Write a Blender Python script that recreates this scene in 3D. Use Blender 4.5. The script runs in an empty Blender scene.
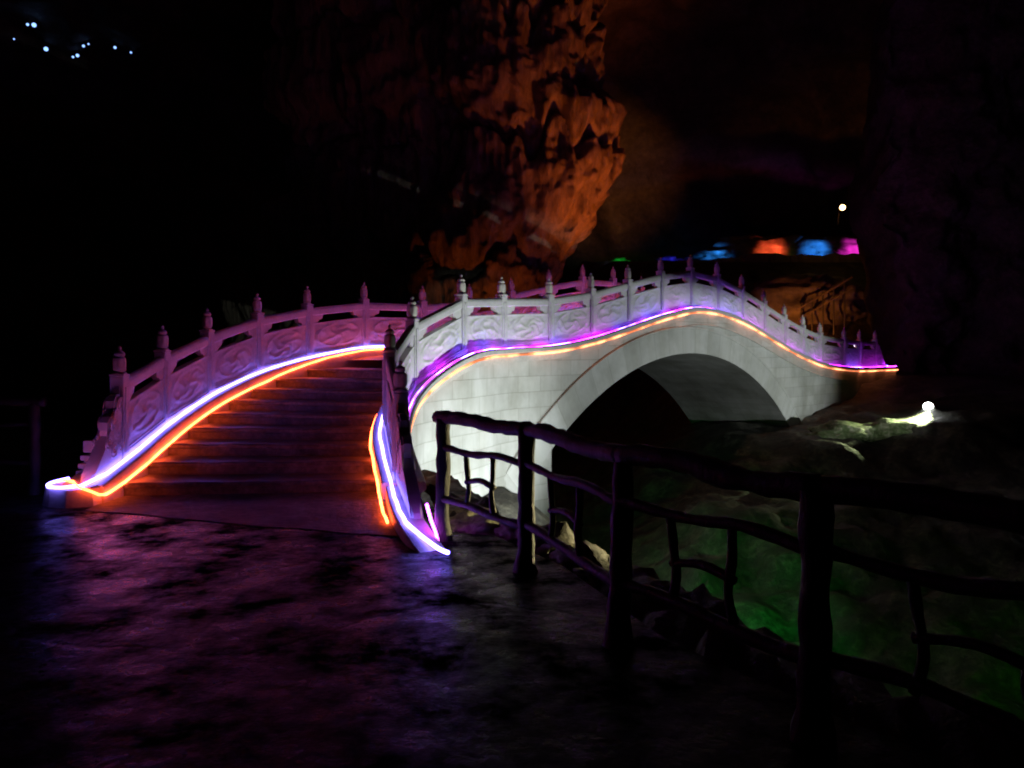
import bpy, bmesh, math, random
from mathutils import Vector, Matrix, noise
from mathutils.bvhtree import BVHTree

R = math.radians
S = bpy.context.scene
COL = S.collection

# ------------------------------------------------------------------ camera
cam_d = bpy.data.cameras.new("camera")
cam = bpy.data.objects.new("camera", cam_d); COL.objects.link(cam)
cam.location = (0, 0, 1.65)
cam.rotation_euler = (R(90), 0, 0)
cam_d.sensor_width = 36.0
cam_d.lens = 36.0 * 800 / 1024
cam_d.shift_y = -32 / 1024
cam_d.clip_start = 0.05
cam_d.clip_end = 500
S.camera = cam

# ------------------------------------------------------------------ world: night inside a cave
W = bpy.data.worlds.new("World"); S.world = W
W.use_nodes = True
W.node_tree.nodes["Background"].inputs[0].default_value = (0.35, 0.35, 0.6, 1)
W.node_tree.nodes["Background"].inputs[1].default_value = 0.0008

S.view_settings.view_transform = 'Standard'
S.view_settings.look = 'None'
S.view_settings.exposure = 0.0
S.view_settings.gamma = 1.0
S.view_settings.use_curve_mapping = False
S.cycles.filter_width = 1.9
S.cycles.use_denoising = True
S.cycles.max_bounces = 6
S.cycles.sample_clamp_indirect = 4.0
S.cycles.caustics_reflective = False
S.cycles.caustics_refractive = False


def lamp(name, kind, loc, energy, color, target=None, size=None, angle=60, blend=0.6, radius=0.1):
    d = bpy.data.lights.new(name, kind)
    d.energy = energy; d.color = color
    if kind == 'SPOT':
        d.spot_size = R(angle); d.spot_blend = blend; d.shadow_soft_size = radius
    elif kind == 'POINT':
        d.shadow_soft_size = radius
    o = bpy.data.objects.new(name, d); COL.objects.link(o)
    o.location = loc
    if target is not None:
        v = Vector(target) - Vector(loc)
        o.rotation_euler = v.to_track_quat('-Z', 'Y').to_euler()
    return o

FLOOD = (0.91, 1.0, 0.98)
ORANGE = (1.0, 0.26, 0.035)
# white flood lamps in the gully that wash the outer wall of the bridge
lamp("bridge_floodlight", 'SPOT', (1.9, 11.5, -1.35), 1250, FLOOD, (-1.2, 13.7, 0.3), angle=98, blend=0.9, radius=0.08)
lamp("bridge_floodlight", 'SPOT', (13.0, 16.0, -0.2), 2000, FLOOD, (5.2, 21.3, 0.9), angle=90, blend=0.35, radius=0.03)
# orange lamps for the rock curtain and slope, with two added fills
lamp("rock_flood_and_fill", 'SPOT', (6.8, 28.2, 1.2), 3900, (1.0, 0.17, 0.012), (4.0, 34.0, 10.5), angle=60, blend=0.9, radius=0.05)
lamp("slope_floodlight", 'SPOT', (11.5, 34.0, 1.6), 700, ORANGE, (15.0, 40.0, 4.0), angle=60, blend=0.9)
lamp("wall_fill", 'SPOT', (9.0, 48.5, 8.0), 900, (1.0, 0.28, 0.04), (6.0, 64.0, 17.0), angle=60, blend=1.0)  # added fill that lifts the cave wall beyond the curtain
lamp("rock_flood_and_fill", 'SPOT', (0.2, 29.0, 0.6), 260, (1.0, 0.16, 0.012), (-1.5, 36.0, 10.0), angle=80, blend=1.0, radius=0.05)  # added weak fill for the curtain's dim left flank
# green lamps low in the gully
lamp("gully_floodlight", 'SPOT', (2.0, 7.6, -1.0), 720, (0.03, 1.0, 0.12), (2.9, 11.2, -2.4), angle=50, blend=0.8)
lamp("gully_floodlight", 'SPOT', (7.2, 6.3, -0.6), 90, (0.14, 1.0, 0.05), (6.0, 9.6, -2.4), angle=80, blend=0.9)
lamp("rim_floodlight", 'SPOT', (2.2, 8.3, 0.14), 520, (1.0, 0.84, 0.4), (-0.1, 7.1, -0.1), angle=64, blend=0.8, radius=0.03)



# ------------------------------------------------------------------ material helpers
def new_mat(name):
    m = bpy.data.materials.new(name); m.use_nodes = True
    nt = m.node_tree
    for n in list(nt.nodes): nt.nodes.remove(n)
    out = nt.nodes.new("ShaderNodeOutputMaterial")
    return m, nt, out

def N(nt, t, **kw):
    n = nt.nodes.new(t)
    for k, v in kw.items():
        if k in n.inputs: n.inputs[k].default_value = v
        else: setattr(n, k, v)
    return n

def ramp(nt, fac, stops):
    r = nt.nodes.new("ShaderNodeValToRGB")
    e = r.color_ramp.elements
    while len(e) < len(stops): e.new(0.5)
    for i, (p, c) in enumerate(stops):
        e[i].position = p; e[i].color = (*c, 1) if len(c) == 3 else c
    nt.links.new(fac, r.inputs[0])
    return r

def rock_like(name, stops, scale=1.0, rough=(0.5, 0.8), bump=0.5, dist=0.1, detail_scale=6.0, spec=0.5, stretch=(1, 1, 1)):
    m, nt, out = new_mat(name)
    L = nt.links.new
    tc = N(nt, "ShaderNodeTexCoord")
    mp = N(nt, "ShaderNodeMapping"); mp.inputs['Scale'].default_value = stretch
    L(tc.outputs['Object'], mp.inputs['Vector'])
    n1 = N(nt, "ShaderNodeTexNoise", Scale=scale, Detail=8.0, Roughness=0.62, Distortion=0.4)
    L(mp.outputs[0], n1.inputs['Vector'])
    n2 = N(nt, "ShaderNodeTexNoise", Scale=scale * detail_scale, Detail=6.0, Roughness=0.65)
    L(mp.outputs[0], n2.inputs['Vector'])
    mx = N(nt, "ShaderNodeMath", operation='MULTIPLY_ADD'); mx.inputs[1].default_value = 0.45
    L(n2.outputs['Fac'], mx.inputs[0]); 
    h = N(nt, "ShaderNodeMath", operation='MULTIPLY'); h.inputs[1].default_value = 0.55
    L(n1.outputs['Fac'], h.inputs[0]); L(h.outputs[0], mx.inputs[2])
    r = ramp(nt, mx.outputs[0], stops)
    b = N(nt, "ShaderNodeBsdfPrincipled"); b.inputs['Specular IOR Level'].default_value = spec
    L(r.outputs[0], b.inputs['Base Color'])
    mr = N(nt, "ShaderNodeMapRange"); mr.inputs[3].default_value = rough[0]; mr.inputs[4].default_value = rough[1]
    L(n2.outputs['Fac'], mr.inputs[0]); L(mr.outputs[0], b.inputs['Roughness'])
    bp = N(nt, "ShaderNodeBump", Strength=bump, Distance=dist)
    L(mx.outputs[0], bp.inputs['Height']); L(bp.outputs[0], b.inputs['Normal'])
    L(b.outputs[0], out.inputs[0])
    return m

M_MARBLE = rock_like("carved_marble", [(0.3, (0.36, 0.36, 0.34)), (0.5, (0.52, 0.52, 0.5)), (0.7, (0.6, 0.6, 0.57))],
                     scale=2.2, rough=(0.45, 0.7), bump=0.35, dist=0.012, detail_scale=9)
M_FINIAL = rock_like("finial_marble", [(0.3, (0.3, 0.3, 0.25)), (0.5, (0.5, 0.49, 0.42)), (0.7, (0.6, 0.59, 0.52))],
                     scale=7, rough=(0.5, 0.7), bump=0.4, dist=0.01, detail_scale=5)
M_KERB = rock_like("kerb_stone", [(0.3, (0.3, 0.29, 0.27)), (0.55, (0.46, 0.45, 0.42)), (0.75, (0.55, 0.54, 0.5))],
                   scale=2.5, rough=(0.4, 0.7), bump=0.4, dist=0.015, detail_scale=8)
M_STEP = rock_like("step_stone", [(0.36, (0.018, 0.017, 0.017)), (0.5, (0.08, 0.075, 0.07)), (0.64, (0.18, 0.17, 0.155))],
                   scale=2.0, rough=(0.3, 0.62), bump=0.6, dist=0.03, detail_scale=7)
M_APRON = rock_like("apron_stone", [(0.36, (0.015, 0.015, 0.015)), (0.5, (0.08, 0.075, 0.07)), (0.64, (0.17, 0.16, 0.15))],
                    scale=1.6, rough=(0.5, 0.8), bump=1.0, dist=0.06, detail_scale=7, spec=0.15)
M_ROCK = rock_like("cave_rock", [(0.3, (0.06, 0.055, 0.045)), (0.5, (0.17, 0.155, 0.13)), (0.72, (0.33, 0.3, 0.25))],
                   scale=0.55, rough=(0.5, 0.85), bump=0.8, dist=0.25, detail_scale=5)
M_CURTAIN = rock_like("flowstone", [(0.34, (0.05, 0.042, 0.032)), (0.5, (0.2, 0.17, 0.12)), (0.66, (0.36, 0.31, 0.23))],
                      scale=0.6, rough=(0.5, 0.8), bump=1.0, dist=0.3, detail_scale=4.5, stretch=(1.6, 1.6, 0.4))
M_BANK = rock_like("bank_rock", [(0.36, (0.008, 0.008, 0.006)), (0.5, (0.035, 0.033, 0.025)), (0.66, (0.14, 0.13, 0.095))],
                   scale=1.5, rough=(0.5, 0.85), bump=0.9, dist=0.12, detail_scale=5)
M_FENCE = rock_like("rustic_wood", [(0.3, (0.01, 0.008, 0.006)), (0.55, (0.026, 0.02, 0.016)), (0.75, (0.05, 0.04, 0.032))],
                    scale=6, rough=(0.45, 0.7), bump=1.0, dist=0.035, detail_scale=5, stretch=(1, 1, 0.45))
M_METAL = rock_like("dark_metal", [(0.3, (0.02, 0.02, 0.02)), (0.7, (0.05, 0.05, 0.05))], scale=8, rough=(0.3, 0.5), bump=0.1, dist=0.002)


def wall_mat():
    m, nt, out = new_mat("ashlar_wall")
    L = nt.links.new
    uv = N(nt, "ShaderNodeUVMap")
    br = N(nt, "ShaderNodeTexBrick", Scale=1.0)
    br.inputs['Color1'].default_value = (0.5, 0.5, 0.49, 1)
    br.inputs['Color2'].default_value = (0.41, 0.41, 0.395, 1)
    br.inputs['Mortar'].default_value = (0.33, 0.33, 0.3, 1)
    br.inputs['Mortar Size'].default_value = 0.007
    br.inputs['Mortar Smooth'].default_value = 0.3
    br.inputs['Brick Width'].default_value = 0.62
    br.inputs['Row Height'].default_value = 0.3
    br.offset = 0.5
    tc = N(nt, "ShaderNodeTexCoord")
    n1 = N(nt, "ShaderNodeTexNoise", Scale=0.9, Detail=8.0, Roughness=0.6)
    n2 = N(nt, "ShaderNodeTexNoise", Scale=18.0, Detail=5.0, Roughness=0.6)
    wob = N(nt, "ShaderNodeTexNoise", Scale=2.5, Detail=2.0)
    L(tc.outputs['Object'], wob.inputs['Vector'])
    wm = N(nt, "ShaderNodeVectorMath", operation='MULTIPLY_ADD')
    wm.inputs[1].default_value = (0.02, 0.02, 0.0)
    L(wob.outputs['Color'], wm.inputs[0]); L(uv.outputs[0], wm.inputs[2])
    L(wm.outputs[0], br.inputs['Vector'])
    for n in (n1, n2): L(tc.outputs['Object'], n.inputs['Vector'])
    # vertical streaks of damp
    mp = N(nt, "ShaderNodeMapping"); mp.inputs['Scale'].default_value = (1.1, 0.3, 1)
    L(uv.outputs[0], mp.inputs['Vector'])
    n3 = N(nt, "ShaderNodeTexNoise", Scale=1.6, Detail=5.0, Roughness=0.6); L(mp.outputs[0], n3.inputs['Vector'])
    r1 = ramp(nt, n1.outputs['Fac'], [(0.32, (0.68, 0.68, 0.63)), (0.6, (1.08, 1.08, 1.07))])
    r3 = ramp(nt, n3.outputs['Fac'], [(0.28, (0.72, 0.71, 0.64)), (0.55, (1, 1, 1))])
    m1 = N(nt, "ShaderNodeMixRGB", blend_type='MULTIPLY'); m1.inputs[0].default_value = 1
    L(br.outputs['Color'], m1.inputs[1]); L(r1.outputs[0], m1.inputs[2])
    m2 = N(nt, "ShaderNodeMixRGB", blend_type='MULTIPLY'); m2.inputs[0].default_value = 0.75
    L(m1.outputs[0], m2.inputs[1]); L(r3.outputs[0], m2.inputs[2])
    b = N(nt, "ShaderNodeBsdfPrincipled", Roughness=0.6)
    L(m2.outputs[0], b.inputs['Base Color'])
    hm = N(nt, "ShaderNodeMath", operation='MULTIPLY_ADD'); hm.inputs[1].default_value = -1.0
    L(br.outputs['Fac'], hm.inputs[0])
    h2 = N(nt, "ShaderNodeMath", operation='MULTIPLY'); h2.inputs[1].default_value = 0.5
    L(n2.outputs['Fac'], h2.inputs[0]); L(h2.outputs[0], hm.inputs[2])
    bp = N(nt, "ShaderNodeBump", Strength=0.5, Distance=0.012)
    L(hm.outputs[0], bp.inputs['Height']); L(bp.outputs[0], b.inputs['Normal'])
    L(b.outputs[0], out.inputs[0])
    return m
M_WALL = wall_mat()


def ground_mat():
    m, nt, out = new_mat("wet_paving")
    L = nt.links.new
    tc = N(nt, "ShaderNodeTexCoord")
    n1 = N(nt, "ShaderNodeTexNoise", Scale=1.6, Detail=10.0, Roughness=0.66)
    n2 = N(nt, "ShaderNodeTexNoise", Scale=9.0, Detail=8.0, Roughness=0.68)
    n4 = N(nt, "ShaderNodeTexNoise", Scale=0.5, Detail=3.0)
    wob = N(nt, "ShaderNodeTexNoise", Scale=1.7, Detail=8.0, Roughness=0.7)
    for n in (n1, n2, n4, wob): L(tc.outputs['Object'], n.inputs['Vector'])
    wm = N(nt, "ShaderNodeVectorMath", operation='MULTIPLY_ADD'); wm.inputs[1].default_value = (0.35, 0.35, 0)
    L(wob.outputs['Color'], wm.inputs[0]); L(tc.outputs['Object'], wm.inputs[2])
    vo = N(nt, "ShaderNodeTexVoronoi", feature='DISTANCE_TO_EDGE', Scale=0.55)
    L(wm.outputs[0], vo.inputs['Vector'])
    seam = ramp(nt, vo.outputs['Distance'], [(0.0, (0, 0, 0)), (0.02, (1, 1, 1))])
    col = ramp(nt, n1.outputs['Fac'], [(0.3, (0.004, 0.004, 0.004)), (0.55, (0.012, 0.012, 0.012)), (0.75, (0.026, 0.025, 0.024))])
    mc = N(nt, "ShaderNodeMixRGB", blend_type='MULTIPLY'); mc.inputs[0].default_value = 0.8
    L(col.outputs[0], mc.inputs[1]); L(seam.outputs[0], mc.inputs[2])
    b = N(nt, "ShaderNodeBsdfPrincipled"); b.inputs['Specular IOR Level'].default_value = 0.16
    L(mc.outputs[0], b.inputs['Base Color'])
    rr = N(nt, "ShaderNodeMapRange"); rr.inputs[1].default_value = 0.3; rr.inputs[2].default_value = 0.7
    rr.inputs[3].default_value = 0.05; rr.inputs[4].default_value = 0.17
    L(n1.outputs['Fac'], rr.inputs[0])
    n5 = N(nt, "ShaderNodeTexNoise", Scale=1.9, Detail=9.0, Roughness=0.72)
    mp5 = N(nt, "ShaderNodeMapping"); mp5.inputs['Scale'].default_value = (1.0, 1.0, 1); mp5.inputs['Location'].default_value = (3.1, 1.7, 0)
    L(tc.outputs['Object'], mp5.inputs['Vector']); L(mp5.outputs[0], n5.inputs['Vector'])
    wet = ramp(nt, n5.outputs['Fac'], [(0.41, (0, 0, 0)), (0.68, (1, 1, 1))])
    rm = N(nt, "ShaderNodeMixRGB"); rm.inputs[1].default_value = (0.5, 0.5, 0.5, 1)
    L(wet.outputs[0], rm.inputs[0]); L(rr.outputs[0], rm.inputs[2]); L(rm.outputs[0], b.inputs['Roughness'])
    sp = N(nt, "ShaderNodeMapRange"); sp.inputs[3].default_value = 0.0; sp.inputs[4].default_value = 0.042
    L(wet.outputs[0], sp.inputs[0]); L(sp.outputs[0], b.inputs['Specular IOR Level'])
    a1 = N(nt, "ShaderNodeMath", operation='MULTIPLY_ADD'); a1.inputs[1].default_value = 0.42
    L(n2.outputs['Fac'], a1.inputs[0]); L(n1.outputs['Fac'], a1.inputs[2])
    a2 = N(nt, "ShaderNodeMath", operation='MULTIPLY_ADD'); a2.inputs[1].default_value = 0.16
    L(seam.outputs[0], a2.inputs[0]); L(a1.outputs[0], a2.inputs[2])
    bp = N(nt, "ShaderNodeBump", Strength=0.42, Distance=0.045)
    L(a2.outputs[0], bp.inputs['Height']); L(bp.outputs[0], b.inputs['Normal'])
    L(b.outputs[0], out.inputs[0])
    return m
M_GROUND = ground_mat()


def emit(name, color, strength, vary=0.0, scale=3.0):
    m, nt, out = new_mat(name)
    e = N(nt, "ShaderNodeEmission"); e.inputs[0].default_value = (*color, 1); e.inputs[1].default_value = strength
    if vary > 0:
        tc = N(nt, "ShaderNodeTexCoord")
        n = N(nt, "ShaderNodeTexNoise", Scale=scale, Detail=2.0)
        nt.links.new(tc.outputs['Object'], n.inputs['Vector'])
        mr = N(nt, "ShaderNodeMapRange")
        mr.inputs[1].default_value = 0.38; mr.inputs[2].default_value = 0.62
        mr.inputs[3].default_value = strength * (1 - vary); mr.inputs[4].default_value = strength
        nt.links.new(n.outputs['Fac'], mr.inputs[0]); nt.links.new(mr.outputs[0], e.inputs[1])
    nt.links.new(e.outputs[0], out.inputs[0])
    return m
E_VIOLET = emit("violet_white_neon", (0.19, 0.135, 1.0), 22.0, 0.3)
E_ORANGE = emit("orange_neon", (1.0, 0.085, 0.02), 30.0, 0.3, 4.0)
E_AMBER = emit("amber_neon", (1.0, 0.26, 0.1), 7.5, 0.85, 1.6)
E_MAGENTA = emit("magenta_neon", (0.42, 0.03, 1.0), 80.0, 0.85, 2.2)
nt = E_MAGENTA.node_tree
_e = [n for n in nt.nodes if n.type == 'EMISSION'][0]
_tc = N(nt, "ShaderNodeTexCoord"); _n = N(nt, "ShaderNodeTexNoise", Scale=0.9, Detail=2.0)
nt.links.new(_tc.outputs['Object'], _n.inputs['Vector'])
_r = ramp(nt, _n.outputs['Fac'], [(0.42, (0.16, 0.07, 1.0)), (0.52, (0.62, 0.02, 1.0))])
nt.links.new(_r.outputs[0], _e.inputs[0])
E_PINK = emit("pink_neon", (0.6, 0.06, 1.0), 28.0, 0.3)
E_LAMP = emit("white_lens", (0.95, 1.0, 0.95), 30)
E_BLUE = emit("bluish_bulb", (0.25, 0.45, 1.0), 2.2)
E_YELLOW = emit("yellow_bulb", (1.0, 0.62, 0.22), 12)
E_SMALL = emit("white_bulb", (0.95, 0.9, 1.0), 3)


# ------------------------------------------------------------------ mesh helpers
def link(name, bm, mat, parent=None, smooth=False):
    me = bpy.data.meshes.new(name)
    bmesh.ops.recalc_face_normals(bm, faces=bm.faces)
    if smooth:
        for f in bm.faces: f.smooth = True
    bm.to_mesh(me); bm.free()
    me.materials.append(mat)
    o = bpy.data.objects.new(name, me); COL.objects.link(o)
    if parent is not None: o.parent = parent
    return o

def tag(o, label, cat, group=None):
    o['label'] = label; o['category'] = cat
    if group: o['group'] = group
    return o

def struct(o, kind='structure'):
    o['kind'] = kind
    return o

def empty(name, loc=(0, 0, 0)):
    o = bpy.data.objects.new(name, None); COL.objects.link(o)
    o.location = loc
    return o

def put_under(child, parent):
    """parent without moving (children are built in world space)"""
    child.parent = parent
    child.matrix_parent_inverse = Matrix.Translation(-Vector(parent.location))

def catmull(pts, step=0.15):
    P = [Vector(p) for p in pts]
    P = [P[0] * 2 - P[1]] + P + [P[-1] * 2 - P[-2]]
    out = []
    for i in range(1, len(P) - 2):
        p0, p1, p2, p3 = P[i - 1:i + 3]
        n = max(1, int((p2 - p1).length / step))
        for k in range(n):
            t = k / n
            out.append(0.5 * ((2 * p1) + (p2 - p0) * t + (2 * p0 - 5 * p1 + 4 * p2 - p3) * t * t + (3 * p1 - p0 - 3 * p2 + p3) * t ** 3))
    out.append(P[-2].copy())
    return out

def tube_bm(bm, path, rad, seg=8, knob=0.0, seed=0.0, close=True):
    """rad: number or function of t; knob: relative bark-like noise"""
    rings = []
    n = len(path)
    for i, p in enumerate(path):
        a = path[max(i - 1, 0)]; b = path[min(i + 1, n - 1)]
        d = (b - a).normalized()
        ref = Vector((0, 0, 1)) if abs(d.z) < 0.9 else Vector((1, 0, 0))
        u = d.cross(ref).normalized(); v = u.cross(d).normalized()
        r = rad(i / (n - 1)) if callable(rad) else rad
        ring = []
        for k in range(seg):
            an = 2 * math.pi * k / seg
            q = u * math.cos(an) + v * math.sin(an)
            rr = r
            if knob:
                rr *= 1 + knob * noise.noise((p + q * r) * 9 + Vector((seed, 0, 0))) + knob * 0.8 * noise.noise(p * 4 + Vector((seed, 3, 0)))
            ring.append(bm.verts.new(p + q * rr))
        rings.append(ring)
    for i in range(n - 1):
        for k in range(seg):
            bm.faces.new((rings[i][k], rings[i][(k + 1) % seg], rings[i + 1][(k + 1) % seg], rings[i + 1][k]))
    if close:
        bm.faces.new(rings[0]); bm.faces.new(rings[-1])

def sweep_bm(bm, path, section, side=1):
    """section: closed list of (outward offset, dz); path of Vectors; outward is right of travel times side"""
    n = len(path); rings = []
    for i, p in enumerate(path):
        a = path[max(i - 1, 0)]; b = path[min(i + 1, n - 1)]
        d = (b - a); d.z = 0; d.normalize()
        nr = Vector((d.y, -d.x, 0)) * side
        rings.append([bm.verts.new(p + nr * o + Vector((0, 0, z))) for o, z in section])
    m = len(section)
    for i in range(n - 1):
        for k in range(m):
            bm.faces.new((rings[i][k], rings[i][(k + 1) % m], rings[i + 1][(k + 1) % m], rings[i + 1][k]))
    bm.faces.new(rings[0]); bm.faces.new(rings[-1])

def offset_path(path, off, dz, side=1):
    n = len(path); out = []
    for i, p in enumerate(path):
        a = path[max(i - 1, 0)]; b = path[min(i + 1, n - 1)]
        d = (b - a); d.z = 0; d.normalize()
        out.append(p + Vector((d.y, -d.x, 0)) * side * off + Vector((0, 0, dz)))
    return out

def box_bm(bm, M, sx, sy, sz, bevel=0.0):
    r = bmesh.ops.create_cube(bm, size=1.0)
    vs = r['verts']
    bmesh.ops.scale(bm, vec=(sx, sy, sz), verts=vs)
    if bevel:
        es = list({e for v in vs for e in v.link_edges})
        rb = bmesh.ops.bevel(bm, geom=es, offset=bevel, segments=2, affect='EDGES', profile=0.5)
        vs = list({v for f in rb['faces'] for v in f.verts} | {v for v in vs if v.is_valid})
    bmesh.ops.transform(bm, matrix=M, verts=vs)

def lathe_bm(bm, prof, seg=20, flute=None):
    rings = []
    for r, z in prof:
        if r < 1e-5:
            rings.append([bm.verts.new((0, 0, z))]); continue
        ring = []
        for k in range(seg):
            an = 2 * math.pi * k / seg
            rr = r * (1 + (flute(z, an) if flute else 0))
            ring.append(bm.verts.new((rr * math.cos(an), rr * math.sin(an), z)))
        rings.append(ring)
    for a, b in zip(rings, rings[1:]):
        for k in range(seg):
            if len(b) == 1: bm.faces.new((a[k], a[(k + 1) % seg], b[0]))
            elif len(a) == 1: bm.faces.new((a[0], b[(k + 1) % seg], b[k]))
            else: bm.faces.new((a[k], a[(k + 1) % seg], b[(k + 1) % seg], b[k]))

def fr(p, octv=5, H=0.9):
    return noise.fractal(p, H, 2.1, octv)

def sm(t, a=0.0, b=1.0):
    t = max(0.0, min(1.0, (t - a) / (b - a)))
    return t * t * (3 - 2 * t)


# ------------------------------------------------------------------ bridge layout
O0 = Vector((-0.196, 14.9, 0))
T = Vector((0.6743, 0.7385, 0))          # along the straight span
NR = Vector((0.7385, -0.6743, 0))        # outward, towards the lit side
WID = 2.9
SP = 1.381
ZS = [(-1.63, 1.62), (0, 1.72), (1.38, 1.79), (2.76, 1.99), (4.14, 2.28), (5.52, 2.57), (6.9, 2.76), (8.28, 2.70), (9.67, 2.46),
      (11.05, 2.12), (12.43, 1.77), (13.81, 1.49), (15.19, 1.28), (16.7, 1.15), (18.4, 1.11), (20.5, 1.11), (24, 1.11)]
def zprof(s):
    for (a, za), (b, zb) in zip(ZS, ZS[1:]):
        if a <= s <= b: return za + (zb - za) * (s - a) / (b - a)
    return ZS[0][1] if s < ZS[0][0] else ZS[-1][1]

right_posts = [Vector(p) for p in ((-1.27, 9.1, 0.22), (-1.62, 10.6, 0.68), (-1.5, 12.0, 1.15), (-0.85, 13.4, 1.62))]
for k in range(12):
    p = O0 + T * (k * SP); right_posts.append(Vector((p.x, p.y, zprof(k * SP))))
right_posts += [Vector((11.2, 27.0, 1.15)), Vector((12.25, 28.2, 1.11)), Vector((13.25, 29.2, 1.11))]
left_posts = [Vector(p) for p in ((-4.66, 9.5, 0.39), (-4.72, 10.8, 0.68), (-4.65, 12.2, 0.99), (-4.3, 13.5, 1.31), (-3.79, 14.8, 1.54), (-3.0, 16.2, 1.73))]
for k in range(13):
    s = 0.59 + k * 1.42
    p = O0 - NR * WID + T * s
    left_posts.append(Vector((p.x, p.y, zprof(s))))
q = left_posts[-1]
left_posts.append(q + Vector((0.95, 1.05, -0.02)))

RIGHT_END = Vector((-0.56, 6.6, -0.04))
LEFT_END = Vector((-4.66, 8.7, 0.2))
right_path = catmull([RIGHT_END, Vector((-0.74, 6.9, 0.08)), Vector((-1.0, 7.8, 0.15))] + right_posts + [Vector((14.3, 30.2, 1.11))], 0.14)
left_path = catmull([LEFT_END] + left_posts + [left_posts[-1] + Vector((0.9, 1.0, 0))], 0.14)

bridge = empty("stone_bridge", (-3, 9.3, 0))
tag(bridge, "white stone humpbacked arch bridge with carved balustrades and dark steps", "bridge")
def part(name, bm, mat, parent=None, smooth=False):
    o = link(name, bm, mat, None, smooth)
    if parent is None: put_under(o, bridge)
    else:
        o.parent = parent
        o.matrix_parent_inverse = parent.matrix_world.inverted() if parent.parent is None else Matrix.Identity(4)
    return o

# --- arch data in (s, z)
AS, AZ, RI, RO = 6.55, -7.0, 8.62, 9.27
JAMB = 1.22
def intrados(s):
    return AZ + math.sqrt(max(RI * RI - (s - AS) ** 2, 0))
S_LO, S_HI = JAMB, 12.75

def s_of(p):
    return (Vector((p.x, p.y, 0)) - O0).dot(T)

# --- outer and inner walls
def wall(path, side, off=0.2):
    bm = bmesh.new(); uv = bm.loops.layers.uv.new("UVMap")
    edge = offset_path(path, off, -0.12, side)
    cols = []; u = 0
    pts = []
    for i, p in enumerate(edge):
        pts.append(p)
    # insert exact columns at the jambs
    ins = []
    for a, b in zip(pts, pts[1:]):
        ins.append(a)
        sa, sb = s_of(a), s_of(b)
        for sx in (S_LO, S_HI):
            if sa < sx < sb and a.y > 14: ins.append(a.lerp(b, (sx - sa) / (sb - sa)))
    ins.append(pts[-1])
    us = [0]
    for a, b in zip(ins, ins[1:]): us.append(us[-1] + math.hypot(b.x - a.x, b.y - a.y))
    for i in range(len(ins) - 1):
        a, b = ins[i], ins[i + 1]
        mid = (s_of(a) + s_of(b)) / 2
        arch = S_LO < mid < S_HI and a.y > 14
        za = intrados(s_of(a)) + 0.02 if arch else -3.4
        zb = intrados(s_of(b)) + 0.02 if arch else -3.4
        # split vertically so bump and light behave
        lv = 6
        for k in range(lv):
            f0, f1 = k / lv, (k + 1) / lv
            q = [Vector((a.x, a.y, za + (a.z - za) * f0)), Vector((b.x, b.y, zb + (b.z - zb) * f0)),
                 Vector((b.x, b.y, zb + (b.z - zb) * f1)), Vector((a.x, a.y, za + (a.z - za) * f1))]
            vs = [bm.verts.new(v) for v in q]
            f = bm.faces.new(vs)
            for lp, uu, vv in zip(f.loops, (us[i], us[i + 1], us[i + 1], us[i]), q):
                lp[uv].uv = (uu, vv.z)
    bmesh.ops.remove_doubles(bm, verts=bm.verts, dist=0.0005)
    return part("wall", bm, M_WALL)
def upto(path, cond):
    out = []
    for p in path:
        if cond(p): out.append(p)
    return out
w1 = wall([p for p in right_path if p.y > 7.9], 1)
w2 = wall(left_path[6:], -1)

# --- arch rings, proud of the wall, with a raised outer moulding
def ring(origin, outn):
    bm = bmesh.new(); uv = bm.loops.layers.uv.new("UVMap")
    prof = [(RI, -0.05), (RI, 0.035), (RO - 0.07, 0.035), (RO - 0.06, 0.05), (RO - 0.01, 0.05), (RO, 0.04), (RO, -0.05)]
    n = 90
    a0 = math.acos((S_HI + 0.45 - AS) / RI); a1 = math.acos((JAMB - 1.6 - AS) / RI)
    rows = []
    for i in range(n + 1):
        an = a0 + (a1 - a0) * i / n
        rows.append((an, [bm.verts.new(origin + T * (AS + r * math.cos(an)) + outn * o + Vector((0, 0, AZ + r * math.sin(an)))) for r, o in prof]))
    for (an, A), (bn, B) in zip(rows, rows[1:]):
        for k in range(len(prof) - 1):
            f = bm.faces.new((A[k], A[k + 1], B[k + 1], B[k]))
            for lp in f.loops:
                r = (Vector(lp.vert.co) - origin)
                ang = an if lp.vert in A else bn
                lp[uv].uv = (ang * 9.0, 0.15 + (0 if k < 1 else 0.05))
    return part("arch_ring", bm, M_WALL)
ring(O0 + NR * 0.2, NR)
ring(O0 - NR * (WID + 0.2), -NR)

# --- vault
bm = bmesh.new(); uv = bm.loops.layers.uv.new("UVMap")
prof = [(JAMB, -3.4), (JAMB, -2.0), (JAMB, -1.0)]
n = 60
a1 = math.acos((JAMB - AS) / RI); a0 = math.acos((S_HI + 0.4 - AS) / RI)
for i in range(n + 1):
    an = a1 + (a0 - a1) * i / n
    prof.append((AS + RI * math.cos(an), AZ + RI * math.sin(an)))
prof += [(prof[-1][0], -3.4)]
nv = 8; rows = []; ln = 0
for i, (s, z) in enumerate(prof):
    if i: ln += math.hypot(s - prof[i - 1][0], z - prof[i - 1][1])
    rows.append((ln, [bm.verts.new(O0 + T * s + NR * (0.2 - (WID + 0.4) * k / nv) + Vector((0, 0, z))) for k in range(nv + 1)]))
for (la, A), (lb, B) in zip(rows, rows[1:]):
    for k in range(nv):
        f = bm.faces.new((A[k], A[k + 1], B[k + 1], B[k]))
        for lp in f.loops:
            kk = A.index(lp.vert) if lp.vert in A else B.index(lp.vert)
            lp[uv].uv = (kk * 0.4, la if lp.vert in A else lb)
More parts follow.
